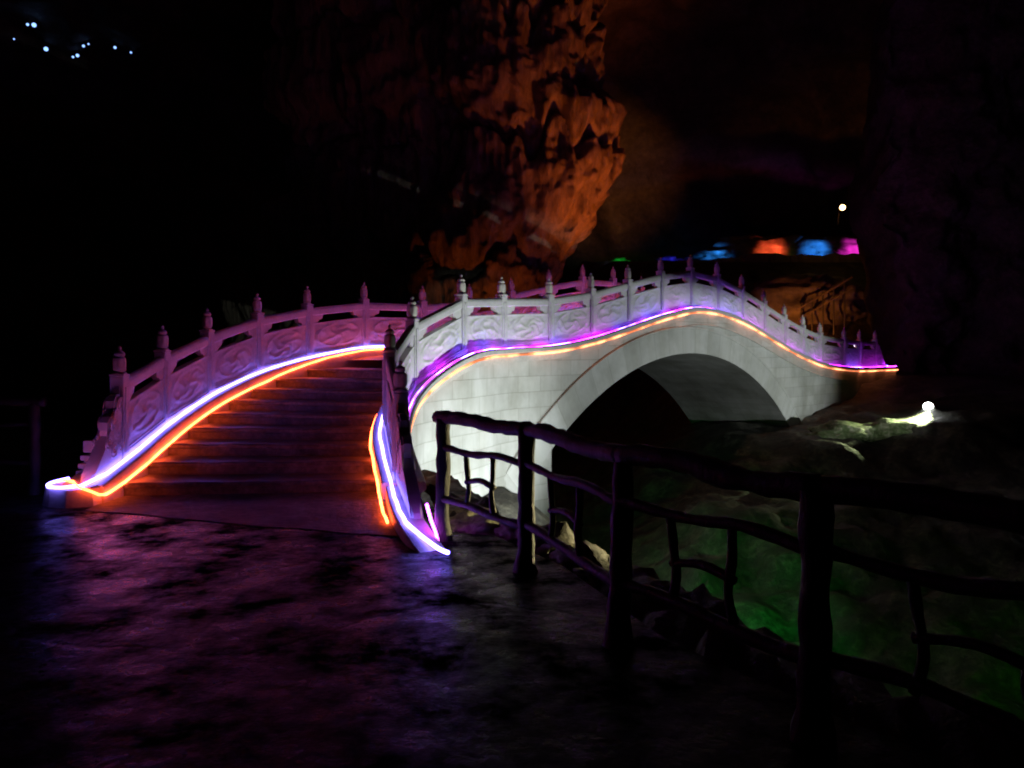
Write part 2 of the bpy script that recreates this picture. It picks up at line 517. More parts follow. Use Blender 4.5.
part("vault", bm, M_WALL)

# --- kerb / cornice stones carrying the balustrades
SEC = [(-0.22, -0.34), (-0.22, -0.012), (-0.208, 0.0), (0.25, 0.0), (0.275, -0.02), (0.28, -0.085), (0.25, -0.11), (0.225, -0.13), (0.21, -0.2), (0.19, -0.34)]
SEC_THIN = [(-0.18, -0.34), (-0.18, -0.012), (-0.168, 0.0), (0.065, 0.0), (0.08, -0.02), (0.08, -0.34)]
bm = bmesh.new(); sweep_bm(bm, [p for p in right_path if p.y > 8.9], SEC, 1); part("kerb_stone", bm, M_KERB)
bm = bmesh.new(); sweep_bm(bm, [p for p in right_path if p.y < 8.93], SEC_THIN, 1); part("kerb_stone", bm, M_KERB)
bm = bmesh.new(); sweep_bm(bm, left_path, SEC, -1); part("kerb_stone", bm, M_KERB)
# thin string course under the cornice on both faces
for path, side in ((right_path, 1), (left_path, -1)):
    p2 = [p for p in path if (s_of(p) > 4.5 and s_of(p) < 16.5)]
    bm = bmesh.new()
    sweep_bm(bm, [Vector(p) for p in p2], [(0.19, -0.46), (0.225, -0.455), (0.235, -0.44), (0.225, -0.42), (0.19, -0.41)], side)
    part("moulding", bm, M_KERB)
# plinth block at the foot of the left balustrade
bm = bmesh.new()
pl = [(-5.04, 8.64), (-4.92, 8.52), (-4.72, 8.46), (-4.5, 8.56), (-4.46, 9.1), (-5.04, 9.14)]
lo = [bm.verts.new((x * 1.0 + (x + 4.85) * 0.12, y - 0.03 * (y < 9), -0.05)) for x, y in pl]
hi = [bm.verts.new((x, y, 0.205)) for x, y in pl]
bm.faces.new(hi); bm.faces.new(lo)
for k in range(6): bm.faces.new((lo[k], lo[(k + 1) % 6], hi[(k + 1) % 6], hi[k]))
bmesh.ops.bevel(bm, geom=[e for e in bm.edges if e.verts[0] in hi and e.verts[1] in hi], offset=0.02, segments=2, affect='EDGES')
part("plinth", bm, M_KERB)

# --- steps: treads of equal height running from the left kerb to the right one
def at_z(path, z):
    for a, b in zip(path, path[1:]):
        if a.z <= z < b.z and a.y > 7.5:
            return a.lerp(b, (z - a.z) / (b.z - a.z))
    return path[-1]
def nearest_idx(path, p):
    return min(range(len(path)), key=lambda i: (path[i] - p).length)
rise = 0.15; nst = 9; KO = 0.16
rungs = []
for k in range(1, nst + 2):
    z = rise * k + KO
    l = at_z(left_path, z); r = at_z(right_path, z)
    l = Vector((l.x + 0.02, l.y, 0)); r = Vector((r.x - 0.02, r.y, 0))
    rungs.append((l, r, rise * k))
random.seed(4)
for k in range(nst):
    (l0, r0, z), (l1, r1, _) = rungs[k], rungs[k + 1]
    bm = bmesh.new(); nn = 26
    rows = []
    for i in range(nn + 1):
        t = i / nn
        a = l0.lerp(r0, t); b = l1.lerp(r1, t)
        d = (b - a).normalized()
        a = a - d * (0.03 + 0.012 * noise.noise(Vector((t * 9, k * 3.1, 0)))); b = b + d * 0.1
        w = 0.012 * noise.noise(Vector((t * 6, k * 1.7, 5)))
        z0 = z - rise - 0.1
        rows.append([bm.verts.new(v) for v in (
            Vector((a.x, a.y, z0)), Vector((a.x, a.y, z - 0.06)), Vector((a.x - d.x * 0.02, a.y - d.y * 0.02, z - 0.05)),
            Vector((a.x - d.x * 0.022, a.y - d.y * 0.022, z - 0.016 + w)), Vector((a.x, a.y, z + w)),
            Vector((a.x + d.x * 0.15, a.y + d.y * 0.15, z + w * 0.4)), Vector((b.x, b.y, z)), Vector((b.x, b.y, z0)))])
    for A, B in zip(rows, rows[1:]):
        for j in range(7): bm.faces.new((A[j], A[j + 1], B[j + 1], B[j]))
    part("step", bm, M_STEP)
bm = bmesh.new()
lc = [(-4.52, 9.75), (-4.5, 9.0), (-4.44, 8.3), (-3.6, 8.02), (-2.5, 7.62), (-1.5, 7.28), (-0.95, 7.1), (-0.86, 7.6), (-1.15, 8.6), (-1.45, 9.75)]
lc2 = []
for (xa, ya), (xb, yb) in zip(lc, lc[1:] + lc[:1]):
    for k in range(6):
        t = k / 6; x, y = xa + (xb - xa) * t, ya + (yb - ya) * t
        lc2.append((x, y + (0.07 * noise.noise(Vector((x * 2.3, y * 2.3, 1))) if y < 8.5 else 0)))
lc = lc2
a = [bm.verts.new((x, y, 0.008)) for x, y in lc]; b = [bm.verts.new((x, y, -0.05)) for x, y in lc]
bm.faces.new(a); bm.faces.new(b[::-1])
for k in range(len(lc)): bm.faces.new((a[k], b[k], b[(k + 1) % len(lc)], a[(k + 1) % len(lc)]))
bmesh.ops.bevel(bm, geom=[e for e in bm.edges if e.verts[0] in a and e.verts[1] in a], offset=0.004, segments=1, affect='EDGES')
part("landing_slab", bm, M_APRON)
# deck beyond the steps
li = nearest_idx(left_path, Vector((rungs[-1][0].x, rungs[-1][0].y, 1.5))); ri = nearest_idx(right_path, Vector((rungs[-1][1].x, rungs[-1][1].y, 1.5)))
bm = bmesh.new(); nn = 90; rows = []
LP, RP = left_path[li:], right_path[ri:]
def samp(P, t):
    x = t * (len(P) - 1); i = min(int(x), len(P) - 2); return P[i].lerp(P[i + 1], x - i)
for i in range(nn + 1):
    a, b = samp(LP, i / nn), samp(RP, i / nn)
    rows.append([bm.verts.new(a.lerp(b, t) + Vector((0, 0, -KO))) for t in (0, 0.25, 0.5, 0.75, 1)])
for A, B in zip(rows, rows[1:]):
    for j in range(4): bm.faces.new((A[j], A[j + 1], B[j + 1], B[j]))
part("deck", bm, M_STEP)

# --- balustrade posts with finials (one mesh each, copied)
PW = 0.165
def post_mesh():
    bm = bmesh.new()
    box_bm(bm, Matrix.Translation((0, 0, 0.47)), PW, PW, 1.0, 0.014)
    for k in range(4):                       # raised strip on each face
        Mx = Matrix.Rotation(k * math.pi / 2, 4, 'Z') @ Matrix.Translation((0, -PW / 2 - 0.002, 0.46))
        box_bm(bm, Mx, PW * 0.5, 0.022, 0.78, 0.006)
    box_bm(bm, Matrix.Translation((0, 0, 0.985)), PW * 1.06, PW * 1.06, 0.026, 0.006)
    me = bpy.data.meshes.new("balustrade_post"); bm.to_mesh(me); bm.free(); me.materials.append(M_MARBLE)
    return me
def finial_mesh():
    bm = bmesh.new()
    prof = [(0.07, 0.99), (0.08, 0.996), (0.08, 1.016), (0.062, 1.02), (0.062, 1.036), (0.072, 1.042), (0.074, 1.06), (0.074, 1.1), (0.074, 1.14), (0.073, 1.18),
            (0.068, 1.192), (0.052, 1.196), (0.05, 1.212), (0.06, 1.218), (0.06, 1.238), (0.05, 1.256), (0.032, 1.27), (0.018, 1.276), (0.018, 1.286), (0.025, 1.298), (0.02, 1.318), (0.0, 1.345)]
    lathe_bm(bm, prof, 24, lambda z, a: (0.09 * math.cos(6 * a)) * (1 if z in (1.1, 1.14) else 0.4) if 1.045 < z < 1.185 else 0)
    for f in bm.faces: f.smooth = True
    me = bpy.data.meshes.new("finial"); bm.to_mesh(me); bm.free(); me.materials.append(M_FINIAL)
    return me
PM, FM = post_mesh(), finial_mesh()
base_inv = Matrix.Translation(-Vector(bridge.location))
def add_post(p, ang):
    o = bpy.data.objects.new("balustrade_post", PM); COL.objects.link(o)
    o.parent = bridge; o.matrix_parent_inverse = base_inv
    o.location = p; o.rotation_euler = (0, 0, ang)
    f = bpy.data.objects.new("finial", FM); COL.objects.link(f); f.parent = o
    f.rotation_euler = (0, 0, random.random() * 2)

def relief(u, v, seed):
    """u, v in -1..1 over the carved field"""
    e = math.hypot(u / 0.86, v / 0.86)
    a = math.atan2(v, u)
    edge = min(1 - abs(u), (1 - abs(v)) * 0.6)
    if edge < 0.07: return 0.0
    h = -0.012
    p = Vector((u * 2.4 + seed * 7.3, v * 1.7, seed))
    sw = noise.noise(p * 1.1)
    k = 3 + seed % 3
    pet = math.sin(k * a + 7 * e + 4 * sw + seed)
    if e < 1:
        h += 0.018 * max(0, pet) * (1 - 0.4 * e) + 0.014 * max(0, noise.noise(p * 3.1))
        h += 0.012 * math.exp(-((e - 0.93) / 0.05) ** 2)
        h += 0.02 * math.exp(-(e / 0.2) ** 2)
    else:
        h += 0.012 * max(0, noise.noise(p * 4 + Vector((0, 9, 0)))) * 1.6
    return h

def add_panel(p0, p1, seed, fine=True):
    d = p1 - p0; Lh = math.hypot(d.x, d.y)
    ux = Vector((d.x / Lh, d.y / Lh, 0)); nr = Vector((ux.y, -ux.x, 0))
    g = PW / 2 - 0.004
    slope = d.z / Lh
    def P(u, h, o):                     # u metres from p0 along the run
        return p0 + ux * u + Vector((0, 0, slope * u + h)) + nr * o
    u0, u1 = g, Lh - g
    bm = bmesh.new()
    def prism(poly, th):
        a = [bm.verts.new(P(u, h, th / 2)) for u, h in poly]; b = [bm.verts.new(P(u, h, -th / 2)) for u, h in poly]
        bm.faces.new(a); bm.faces.new(b[::-1]); m = len(poly)
        for k in range(m): bm.faces.new((a[k], b[k], b[(k + 1) % m], a[(k + 1) % m]))
    prism([(u0, -0.02), (u1, -0.02), (u1, 0.07), (u0, 0.07)], 0.15)
    prism([(u0, 0.07), (u1, 0.07), (u1, 0.1), (u0, 0.1)], 0.125)
    # carved slab: two relief faces and an edge
    nu, nv = (46, 26) if fine else (26, 14)
    hb, ht = 0.1, 0.635; th = 0.1
    rows = {}
    for sd in (1, -1):
        grid = []
        for i in range(nu + 1):
            col = []
            for j in range(nv + 1):
                a, b = i / nu, j / nv
                hh = relief(a * 2 - 1, b * 2 - 1, seed) if 0 < i < nu and 0 < j < nv else 0
                col.append(bm.verts.new(P(u0 + (u1 - u0) * a, hb + (ht - hb) * b, sd * (th / 2 + hh))))
            grid.append(col)
        for i in range(nu):
            for j in range(nv):
                f = bm.faces.new((grid[i][j], grid[i + 1][j], grid[i + 1][j + 1], grid[i][j + 1])); f.smooth = True
        rows[sd] = grid
    A, B = rows[1], rows[-1]
    for i in range(nu):
        bm.faces.new((A[i][nv], A[i + 1][nv], B[i + 1][nv], B[i][nv]))
    # end brackets that frame the slot
    s = (u1 - u0)
    prism([(u0, 0.63), (u0 + 0.1 * s, 0.63), (u0 + 0.13 * s, 0.68), (u0 + 0.19 * s, 0.70), (u0 + 0.21 * s, 0.79), (u0, 0.79)], 0.088)
    prism([(u1, 0.63), (u1 - 0.1 * s, 0.63), (u1 - 0.13 * s, 0.68), (u1 - 0.19 * s, 0.70), (u1 - 0.21 * s, 0.79), (u1, 0.79)], 0.088)
    o = part("balustrade_panel", bm, M_MARBLE)
    bm = bmesh.new()
    sec = [(-0.05, 0.775), (-0.062, 0.79), (-0.062, 0.87), (-0.05, 0.905), (-0.02, 0.925), (0.02, 0.925), (0.05, 0.905), (0.062, 0.87), (0.062, 0.79), (0.05, 0.775)]
    a = [bm.verts.new(P(u0, h, o_)) for o_, h in sec]; b = [bm.verts.new(P(u1, h, o_)) for o_, h in sec]
    bm.faces.new(a); bm.faces.new(b[::-1])
    for k in range(len(sec)): bm.faces.new((a[k], b[k], b[(k + 1) % len(sec)], a[(k + 1) % len(sec)]))
    r = link("handrail", bm, M_MARBLE); r.parent = o

seed = 1
for posts in (right_posts, left_posts):
    for i, p in enumerate(posts):
        a = posts[max(i - 1, 0)]; b = posts[min(i + 1, len(posts) - 1)]
        add_post(p, math.atan2(b.y - a.y, b.x - a.x))
        if i < len(posts) - 1:
            add_panel(p, posts[i + 1], seed, True); seed += 1

# --- scroll shaped drum stones closing the balustrades
def drum(p_post, p_end, hscale=1.0, th=0.15):
    d = p_end - p_post; Lh = math.hypot(d.x, d.y); ux = Vector((d.x / Lh, d.y / Lh, 0)); nr = Vector((ux.y, -ux.x, 0))
    prof = [(0.0, 0.78), (0.07, 0.82), (0.15, 0.82), (0.215, 0.77), (0.235, 0.69), (0.225, 0.61), (0.28, 0.63), (0.36, 0.615), (0.42, 0.56), (0.435, 0.47), (0.42, 0.40),
            (0.46, 0.36), (0.52, 0.315), (0.6, 0.265), (0.69, 0.21), (0.79, 0.15), (0.88, 0.09), (0.96, 0.03), (1.0, -0.04), (0.0, -0.03)]
    bm = bmesh.new()
    def P(u, h, o): return p_post + ux * (u * (Lh - 0.07) + 0.07) + Vector((0, 0, d.z * u + h * hscale)) + nr * o
    a = [bm.verts.new(P(u, h, th / 2)) for u, h in prof]; b = [bm.verts.new(P(u, h, -th / 2)) for u, h in prof]
    bm.faces.new(a); bm.faces.new(b[::-1]); m = len(prof)
    for k in range(m): bm.faces.new((a[k], b[k], b[(k + 1) % m], a[(k + 1) % m]))
    bmesh.ops.bevel(bm, geom=[e for e in bm.edges if (e.verts[0] in a and e.verts[1] in a) or (e.verts[0] in b and e.verts[1] in b)], offset=0.03 * th / 0.15, segments=3, affect='EDGES')
    # carved rolls and curls on both faces
    for (cu, ch, cr) in ((0.11, 0.7, 0.09), (0.29, 0.53, 0.085), (0.47, 0.33, 0.075), (0.16, 0.4, 0.1), (0.3, 0.2, 0.09), (0.08, 0.2, 0.07)):
        for sd in (1, -1):
            for rr, w in ((cr, 0.007), (cr * 0.5, 0.01)):
                pts = [P(cu + rr * math.cos(t) / Lh, ch + rr * math.sin(t), sd * th / 2) for t in [k * 2 * math.pi / 14 for k in range(15)]]
                tube_bm(bm, pts, w, 6)
    return part("drum_stone", bm, M_MARBLE)
drum(left_posts[0], Vector((-4.66, 8.72, 0.2)), 0.95)
drum(right_posts[0], Vector((-0.86, 7.3, 0.13)), 0.92, 0.12)
e = left_posts[-1]; drum(e, e + Vector((0.6, 0.7, 0)))
e = right_posts[-1]; drum(e, e + Vector((0.7, 0.7, 0)))
# stepped block behind the left drum stone
bm = bmesh.new()
for k, (w, z) in enumerate(((0.22, 0.25), (0.21, 0.33), (0.2, 0.42), (0.17, 0.55))):
    box_bm(bm, Matrix.Translation((-4.93 + 0.01 * k, 9.36 + 0.02 * k, z)), w, 0.26, 0.06 + (k == 3) * 0.08, 0.012)
    box_bm(bm, Matrix.Translation((-4.93 + 0.01 * k, 9.37 + 0.02 * k, z - 0.045)), w - 0.06, 0.2, 0.06, 0.0)
part("scroll_block", bm, M_KERB)

# ------------------------------------------------------------------ neon tubes laid along the bridge
def neon(name, path, rad, mat, label, seg=6, wob=0.012, seedv=0):
    bm = bmesh.new()
    out = []
    for i, p in enumerate(path):
        q = Vector((p.x, p.y, 0)) * 2.3
        out.append(p + Vector((wob * noise.noise(q + Vector((seedv, 0, 0))), wob * noise.noise(q + Vector((0, seedv, 4))), wob * 0.5 * noise.noise(q + Vector((7, 0, seedv))))))
    tube_bm(bm, out, rad, seg)
    o = link(name, bm, mat, None, True)
    return tag(o, label, "light strip", "neon light strips on the bridge")

# left, inner edge of the kerb: bluish white tube that loops round the plinth
lp = offset_path(left_path, -0.115, 0.02, -1)
loop = catmull([(-4.99, 9.0, 0.225), (-5.03, 8.74, 0.22), (-4.94, 8.53, 0.215), (-4.76, 8.46, 0.215), (-4.6, 8.53, 0.22)], 0.06)
neon("neon_tube", loop + lp[2:], 0.017, E_VIOLET, "bluish white neon tube along the left balustrade, looped round its plinth")
lo2 = []
for pa, pb in zip(offset_path(left_path, -0.238, -0.14, -1), offset_path(left_path, -0.238, -0.035, -1)):
    lo2.append(pa.lerp(pb, sm(pb.z, 1.2, 1.62)))
lo2 = [Vector((-4.98, 8.86, 0.225)), Vector((-4.8, 8.74, 0.235)), Vector((-4.62, 8.5, 0.225)), Vector((-4.47, 8.54, 0.15)), Vector((-4.43, 8.7, 0.1))] + lo2[3:]
neon("neon_tube", catmull(lo2[:6], 0.08) + lo2[6:], 0.015, E_ORANGE, "orange neon tube low along the left edge of the dark steps", wob=0.022)
# right, inner edge
rp = offset_path(right_path, -0.12, 0.02, 1)
tail = catmull([(-0.56, 6.5, 0.03), (-0.66, 6.58, 0.045), (-0.8, 6.78, 0.09)] , 0.05)
rp = [p for p in rp if p.y > 7.0]
rp = catmull([Vector((-0.52, 6.5, 0.02)), Vector((-0.6, 6.58, 0.03)), Vector((-0.72, 6.74, 0.07))] + rp[:3], 0.05) + rp[3:]
neon("neon_tube", rp, 0.017, E_VIOLET, "bluish white neon tube ending on the ground at the right kerb tip")
ro2 = [p for p in offset_path(right_path, -0.24, -0.1, 1) if p.y > 7.45]
neon("neon_tube", ro2, 0.015, E_ORANGE, "orange neon tube low along the right edge of the dark steps", wob=0.025, seedv=3)
# right, outer face
out1 = [p for p in offset_path(right_path, 0.2, 0.006, 1) if p.y > 10.0]
neon("neon_tube", out1, 0.006, E_MAGENTA, "thin violet neon tube at the foot of the carved panels above the arch")
out2 = [p for p in offset_path(right_path, 0.262, -0.135, 1) if p.y > 9.9]
neon("neon_tube", out2, 0.019, E_AMBER, "long amber neon tube under the cornice above the arch")
pk = catmull([(-0.775, 7.25, 0.27), (-0.74, 7.15, 0.2), (-0.70, 7.0, 0.16), (-0.655, 6.9, 0.09), (-0.635, 6.85, 0.03)], 0.04)
neon("neon_tube", pk, 0.014, E_PINK, "short loose magenta neon tail beside the first fence post")

# ------------------------------------------------------------------ platform, terrain, cave
PLAT = [(-40, -14), (-40, 9.7), (-5.2, 9.75), (-4.2, 10.6), (-1.4, 10.4), (-0.95, 9.2), (-0.66, 7.5), (-0.5, 7.3), (-0.16, 7.2), (0.4, 6.15), (0.88, 4.6), (1.55, 3.5), (2.3, 2.4), (3.4, 0.9), (7, -4), (7, -14)]
def seg_dist(px, py, a, b):
    ax, ay = a; bx, by = b
    dx, dy = bx - ax, by - ay
    t = max(0, min(1, ((px - ax) * dx + (py - ay) * dy) / (dx * dx + dy * dy)))
    return math.hypot(px - ax - t * dx, py - ay - t * dy)
def inside(px, py):
    c = False; n = len(PLAT)
    for i in range(n):
        (x1, y1), (x2, y2) = PLAT[i], PLAT[(i + 1) % n]
        if (y1 > py) != (y2 > py) and px < (x2 - x1) * (py - y1) / (y2 - y1) + x1: c = not c
    return c
def plat_dist(px, py):
    if inside(px, py): return 0.0
    return min(seg_dist(px, py, PLAT[i], PLAT[(i + 1) % len(PLAT)]) for i in range(len(PLAT)))

bm = bmesh.new()
top = [bm.verts.new((x, y, 0)) for x, y in PLAT]
bot = [bm.verts.new((x, y, -0.5)) for x, y in PLAT]
bm.faces.new(top)
for k in range(len(PLAT)): bm.faces.new((top[k], top[(k + 1) % len(PLAT)], bot[(k + 1) % len(PLAT)], bot[k]))
struct(link("paved_ground", bm, M_GROUND))

def terrain_h(x, y):
    p = Vector((x, y, 0))
    n1 = fr(p * 0.35, 5); n2 = fr(p * 1.1 + Vector((5, 3, 1)), 5)
    rel = Vector((x, y, 0)) - O0
    s, o = rel.dot(T), rel.dot(NR)
    gully = -2.9 + 0.35 * n1 + 0.2 * n2
    # flowing ribs on the slope in front of the arch
    gully += 0.25 * (1 - abs(noise.noise(Vector((x * 1.6 + n1 * 0.5, y * 0.35, 2))))) - 0.12
    gully += 1.3 * sm(y + 0.25 * x, 10, 17) * sm(x, 1.5, 4) 
    # ground banked against the near end of the wall
    nb = (1 - sm(abs(o - 0.2), 0.4, 2.6)) * (1 - sm(s, -0.6, 2.0)) if o > -1 else 0
    h = gully * (1 - nb) + (-0.78 + 0.1 * n1 + 0.06 * n2) * nb
    # far bank
    zb = -0.66 + 0.19 * max(0, s - 12.2) + 0.14 * n2 + 0.15 * n1
    zb = min(zb, 0.75 + 0.1 * n2)
    t = sm(y - 0.06 * x + 0.7 * n1, 19.3, 21.6) * sm(x + 0.5 * n1, 4.2, 6.4)
    h = h * (1 - t) + zb * t
    # hillside at the back rising to a terrace
    t = sm(y, 34, 45.5) * sm(x, -3, 6)
    h = h * (1 - t) + (6.75 + 0.25 * n1 * sm(y, 46, 52) + 0.5 * n2 * (1 - sm(y, 42, 45))) * t
    # rim of broken rock round the platform
    dp = plat_dist(x, y)
    rim = -0.03 + 0.14 * max(-0.6, fr(p * 2.6, 5)) + 0.05 * n1
    t = 1 - sm(dp, 0.62, 1.6)
    if dp < 1.6:
        h = h * (1 - t) + rim * t
        if dp < 0.12: h = min(h, -0.1)
    return h

def lines(segs):
    out = []
    for a, b, st in segs:
        n = max(1, int(round((b - a) / st)))
        out += [a + (b - a) * k / n for k in range(n)]
    return out + [segs[-1][1]]
xs = lines([(-48, -8, 2.5), (-8, -1.5, 0.6), (-1.5, 3, 0.1), (3, 14, 0.2), (14, 24, 0.5), (24, 52, 2.5)])
ys = lines([(-18, 1, 1.5), (1, 5, 0.25), (5, 13, 0.11), (13, 26, 0.2), (26, 50, 0.6), (50, 70, 2.5)])
bm = bmesh.new()
g = [[bm.verts.new((x, y, terrain_h(x, y))) for y in ys] for x in xs]
for i in range(len(xs) - 1):
    for j in range(len(ys) - 1):
        bm.faces.new((g[i][j], g[i + 1][j], g[i + 1][j + 1], g[i][j + 1]))
ter = struct(link("terrain", bm, M_BANK, None, True))

# cave shell: walls and ceiling as one rough dome of rock
bm = bmesh.new()
nu, nv = 420, 150
C0 = Vector((2, 24, -4)); rows = []
for j in range(nv + 1):
    el = math.pi / 2 * j / nv
    row = []
    for i in range(nu):
        az = 2 * math.pi * i / nu
        d = Vector((math.cos(az) * math.cos(el) ** 0.6, math.sin(az) * math.cos(el) ** 0.6, math.sin(el) ** 0.9))
        p = Vector((d.x * 50, d.y * 42, d.z * 30))
        k = 0.075 * fr(p * 0.09, 6, 0.8) + 0.05 * (abs(noise.noise(Vector((p.x * 0.25, p.y * 0.25, p.z * 0.06)))) - 0.2) + 0.012 * fr(p * 0.5, 5, 0.7)
        row.append(bm.verts.new(C0 + p * (1 + k)))
    rows.append(row)
for A, B in zip(rows, rows[1:]):
    for i in range(nu): bm.faces.new((A[i], A[(i + 1) % nu], B[(i + 1) % nu], B[i]))
bm.normal_update()
cave_tree = BVHTree.FromBMesh(bm)
struct(link("cave_rock", bm, M_ROCK, None, True))

def ray(px, py):
    return Vector(((px - 512) / 800, 1, (352 - py) / 800)).normalized()
CAMP = Vector((0, 0, 1.65))
def at(px, py, Y):
    return CAMP + Vector(((px - 512) / 800, 1, (352 - py) / 800)) * Y

# hanging rock curtain, lit orange
def rock_sheet(name, fn, nu, nv, mat):
    bm = bmesh.new()
    g = [[bm.verts.new(fn(i / nu, j / nv)) for j in range(nv + 1)] for i in range(nu + 1)]
    for i in range(nu):
        for j in range(nv): bm.faces.new((g[i][j], g[i + 1][j], g[i + 1][j + 1], g[i][j + 1]))
    return link(name, bm, mat, None, True)
# outline of the right-hand edge (height above floor -> x) as it hangs from the ceiling
EDGE = [(-2, 0.2), (4, 1.5), (5.5, 2.2), (7.5, 3.5), (9.5, 4.5), (11.6, 4.5), (12.8, 3.5), (14, 3.5), (16, 3.7), (20, 3.8), (30, 4)]
def edge_x(z):
    for (a, xa), (b, xb) in zip(EDGE, EDGE[1:]):
        if a <= z <= b: return xa + (xb - xa) * sm(z, a, b)
    return EDGE[-1][1]
def curtain(u, v):
    z = -2 + 28 * v
    ex = edge_x(z)
    # u sweeps a half-round mass: from hidden right/back side round the front to the far left
    th = -0.55 * math.pi + 1.35 * math.pi * u if u < 0.6 else None
    if th is not None:
        an = math.pi * (1.0 - (u / 0.6))          # pi .. 0 measured so that u=0 is at the right
        rx, ry = 3.6, 3.2
        x = ex - rx + rx * math.cos(math.pi * u / 0.6 - 0.35)
        y = 35.0 - ry * math.sin(math.pi * u / 0.6 - 0.35)
    else:
        k = (u - 0.6) / 0.4
        an0 = math.pi - 0.35
        x0 = ex - 3.6 + 3.6 * math.cos(an0); y0 = 35.0 - 3.2 * math.sin(an0)
        x = x0 - 7.5 * k; y = y0 + 2.2 * k ** 1.5
    p = Vector((x, y, z))
    fl = noise.noise(Vector((x * 1.3, y * 1.3, z * 0.12)))
    fl2 = noise.noise(Vector((x * 3.0, y * 3.0, z * 0.22 + 5)))
    b = fr(p * 0.45, 6, 0.75)
    dr = -0.7 * abs(fl) - 0.16 * abs(fl2) + 0.5 * b
    out = Vector((x - (ex - 3.6), y - 37, 0)).normalized()
    # ledges where drapery ends
    led = 0.7 * sm((z + 0.6 * fl * 3) % 5.2, 0.0, 0.9) - 0.35
    return p + out * (dr + led) + Vector((0, 0, 0.25 * b))
tag(rock_sheet("rock_curtain", curtain, 230, 260, M_CURTAIN), "tall hanging curtain of rock lit orange behind the bridge", "rock formation")

# nearer cave wall at the right edge
def cliff(u, v):
    z = -2 + 24 * v
    if u < 0.25:
        k = u / 0.25; x = 17.6 - 2.2 * math.sin(k * math.pi / 2); y = 40 - 7 * k
    else:
        k = (u - 0.25) / 0.75; x = 15.4 + 24 * k; y = 33 - 12 * k
    p = Vector((x, y, z))
    b = fr(p * 0.22, 6, 0.75); c = fr(p * 0.9 + Vector((3, 0, 0)), 5, 0.8)
    return p + Vector((0.5, -0.8, 0.0)) * (1.6 * b + 0.5 * c) * min(1, 0.25 + u * 3) + Vector((1.2 * (v - 0.5) ** 2 * 4, -6 * max(0, v - 0.55) ** 1.3, 0))
M_CLIFF = rock_like("shaded_cave_rock", [(0.34, (0.02, 0.02, 0.018)), (0.5, (0.06, 0.056, 0.05)), (0.68, (0.13, 0.12, 0.105))], scale=0.8, rough=(0.6, 0.9), bump=1.0, dist=0.3, detail_scale=5)  # cave rock with shade put into its colour, so the cliff stays dark
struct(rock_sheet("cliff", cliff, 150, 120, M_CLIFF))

# ------------------------------------------------------------------ loose rocks
def rock_bm(sx, sy, sz, seed, sub=4, rough=0.3):
    bm = bmesh.new()
    bmesh.ops.create_icosphere(bm, subdivisions=sub, radius=1.0)
    for v in bm.verts:
        p = v.co.copy()
        k = 1 + rough * fr(p * 1.3 + Vector((seed * 3.1, seed, 0)), 5, 0.8)
        v.co = Vector((p.x * sx, p.y * sy, p.z * sz)) * k
    return bm
def rock(name, loc, size, seed, label, cat="rock", mat=M_BANK, group=None, rough=0.3):
    o = link(name, rock_bm(*size, seed, 4, rough), mat, None, True)
    o.location = loc
    return tag(o, label, cat, group)

rim_rocks = [((-0.48, 8.1, -0.06), (0.28, 0.28, 0.12)), ((-0.3, 7.62, -0.03), (0.26, 0.24, 0.12)), ((0.04, 7.38, -0.04), (0.2, 0.2, 0.11)),
             ((0.24, 6.98, -0.05), (0.18, 0.22, 0.11)), ((0.44, 6.5, -0.05), (0.15, 0.2, 0.1)), ((0.58, 6.05, -0.06), (0.1, 0.18, 0.08))]
rl = ["shaded rim rock nearest the pale bridge wall, beside the first fence post", "broad yellowish rim rock under the first fence panel",
      "yellowish rim rock just left of the second fence post", "yellowish rim rock just right of the second fence post",
      "bright yellow rim rock, last but one at the lower right end of the rim", "smallest bright rim rock, at the lower right end of the rim"]
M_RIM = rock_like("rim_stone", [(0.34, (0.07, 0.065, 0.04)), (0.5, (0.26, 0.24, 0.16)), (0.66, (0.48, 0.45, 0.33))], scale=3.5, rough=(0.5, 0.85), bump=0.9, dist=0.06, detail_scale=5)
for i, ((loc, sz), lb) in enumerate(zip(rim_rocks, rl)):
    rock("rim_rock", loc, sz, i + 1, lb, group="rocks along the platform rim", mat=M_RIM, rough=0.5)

# coloured rocks on the terrace at the back, each with its own lamp
TY = 48.0
mounds = [
    (768, 251, 2.5, 1.05, (1.0, 0.08, 0.03), 380, "red lit rock mound on the far terrace"),
    (811, 251, 2.1, 0.75, (0.02, 0.22, 1.0), 340, "blue lit rock mound between the red and the magenta ones"),
    (850, 251, 2.7, 0.86, (0.9, 0.03, 0.75), 380, "magenta lit rock mound beside the dark cliff edge"),
    (712, 256, 1.25, 0.36, (0.02, 0.24, 1.0), 200, "flat bright blue lit rock above the crown of the bridge"),
    (668, 263, 1.0, 0.28, (0.03, 0.03, 1.0), 110, "dim deep blue lit rock left of the bright blue one"),
    (619, 264, 0.7, 0.26, (0.02, 1.0, 0.08), 60, "small green lit rock, smallest of the coloured rocks"),
]
for i, (px, py, w, h, c, en, lb) in enumerate(mounds):
    p = at(px, py, TY)
    rock("rock_mound", (p.x, p.y, p.z), (w, 0.9, h), 10 + i, lb, group="coloured rocks on the far terrace", mat=M_ROCK, rough=0.55)
    lamp("terrace_uplight", 'SPOT', (p.x, 45.9, at(px, 254 if px > 735 else 261, 46.0).z + 0.25), en * 0.95, c, (p.x, p.y, p.z - 0.1), angle=80, blend=0.9, radius=0.05)
p = at(768, 252, 47.2)
lamp("terrace_uplight", 'SPOT', (p.x, p.y - 1.6, p.z - 0.25), 10, (0.35, 1.0, 0.05), (p.x + 0.3, p.y, p.z - 0.35), angle=80, blend=0.6, radius=0.05)
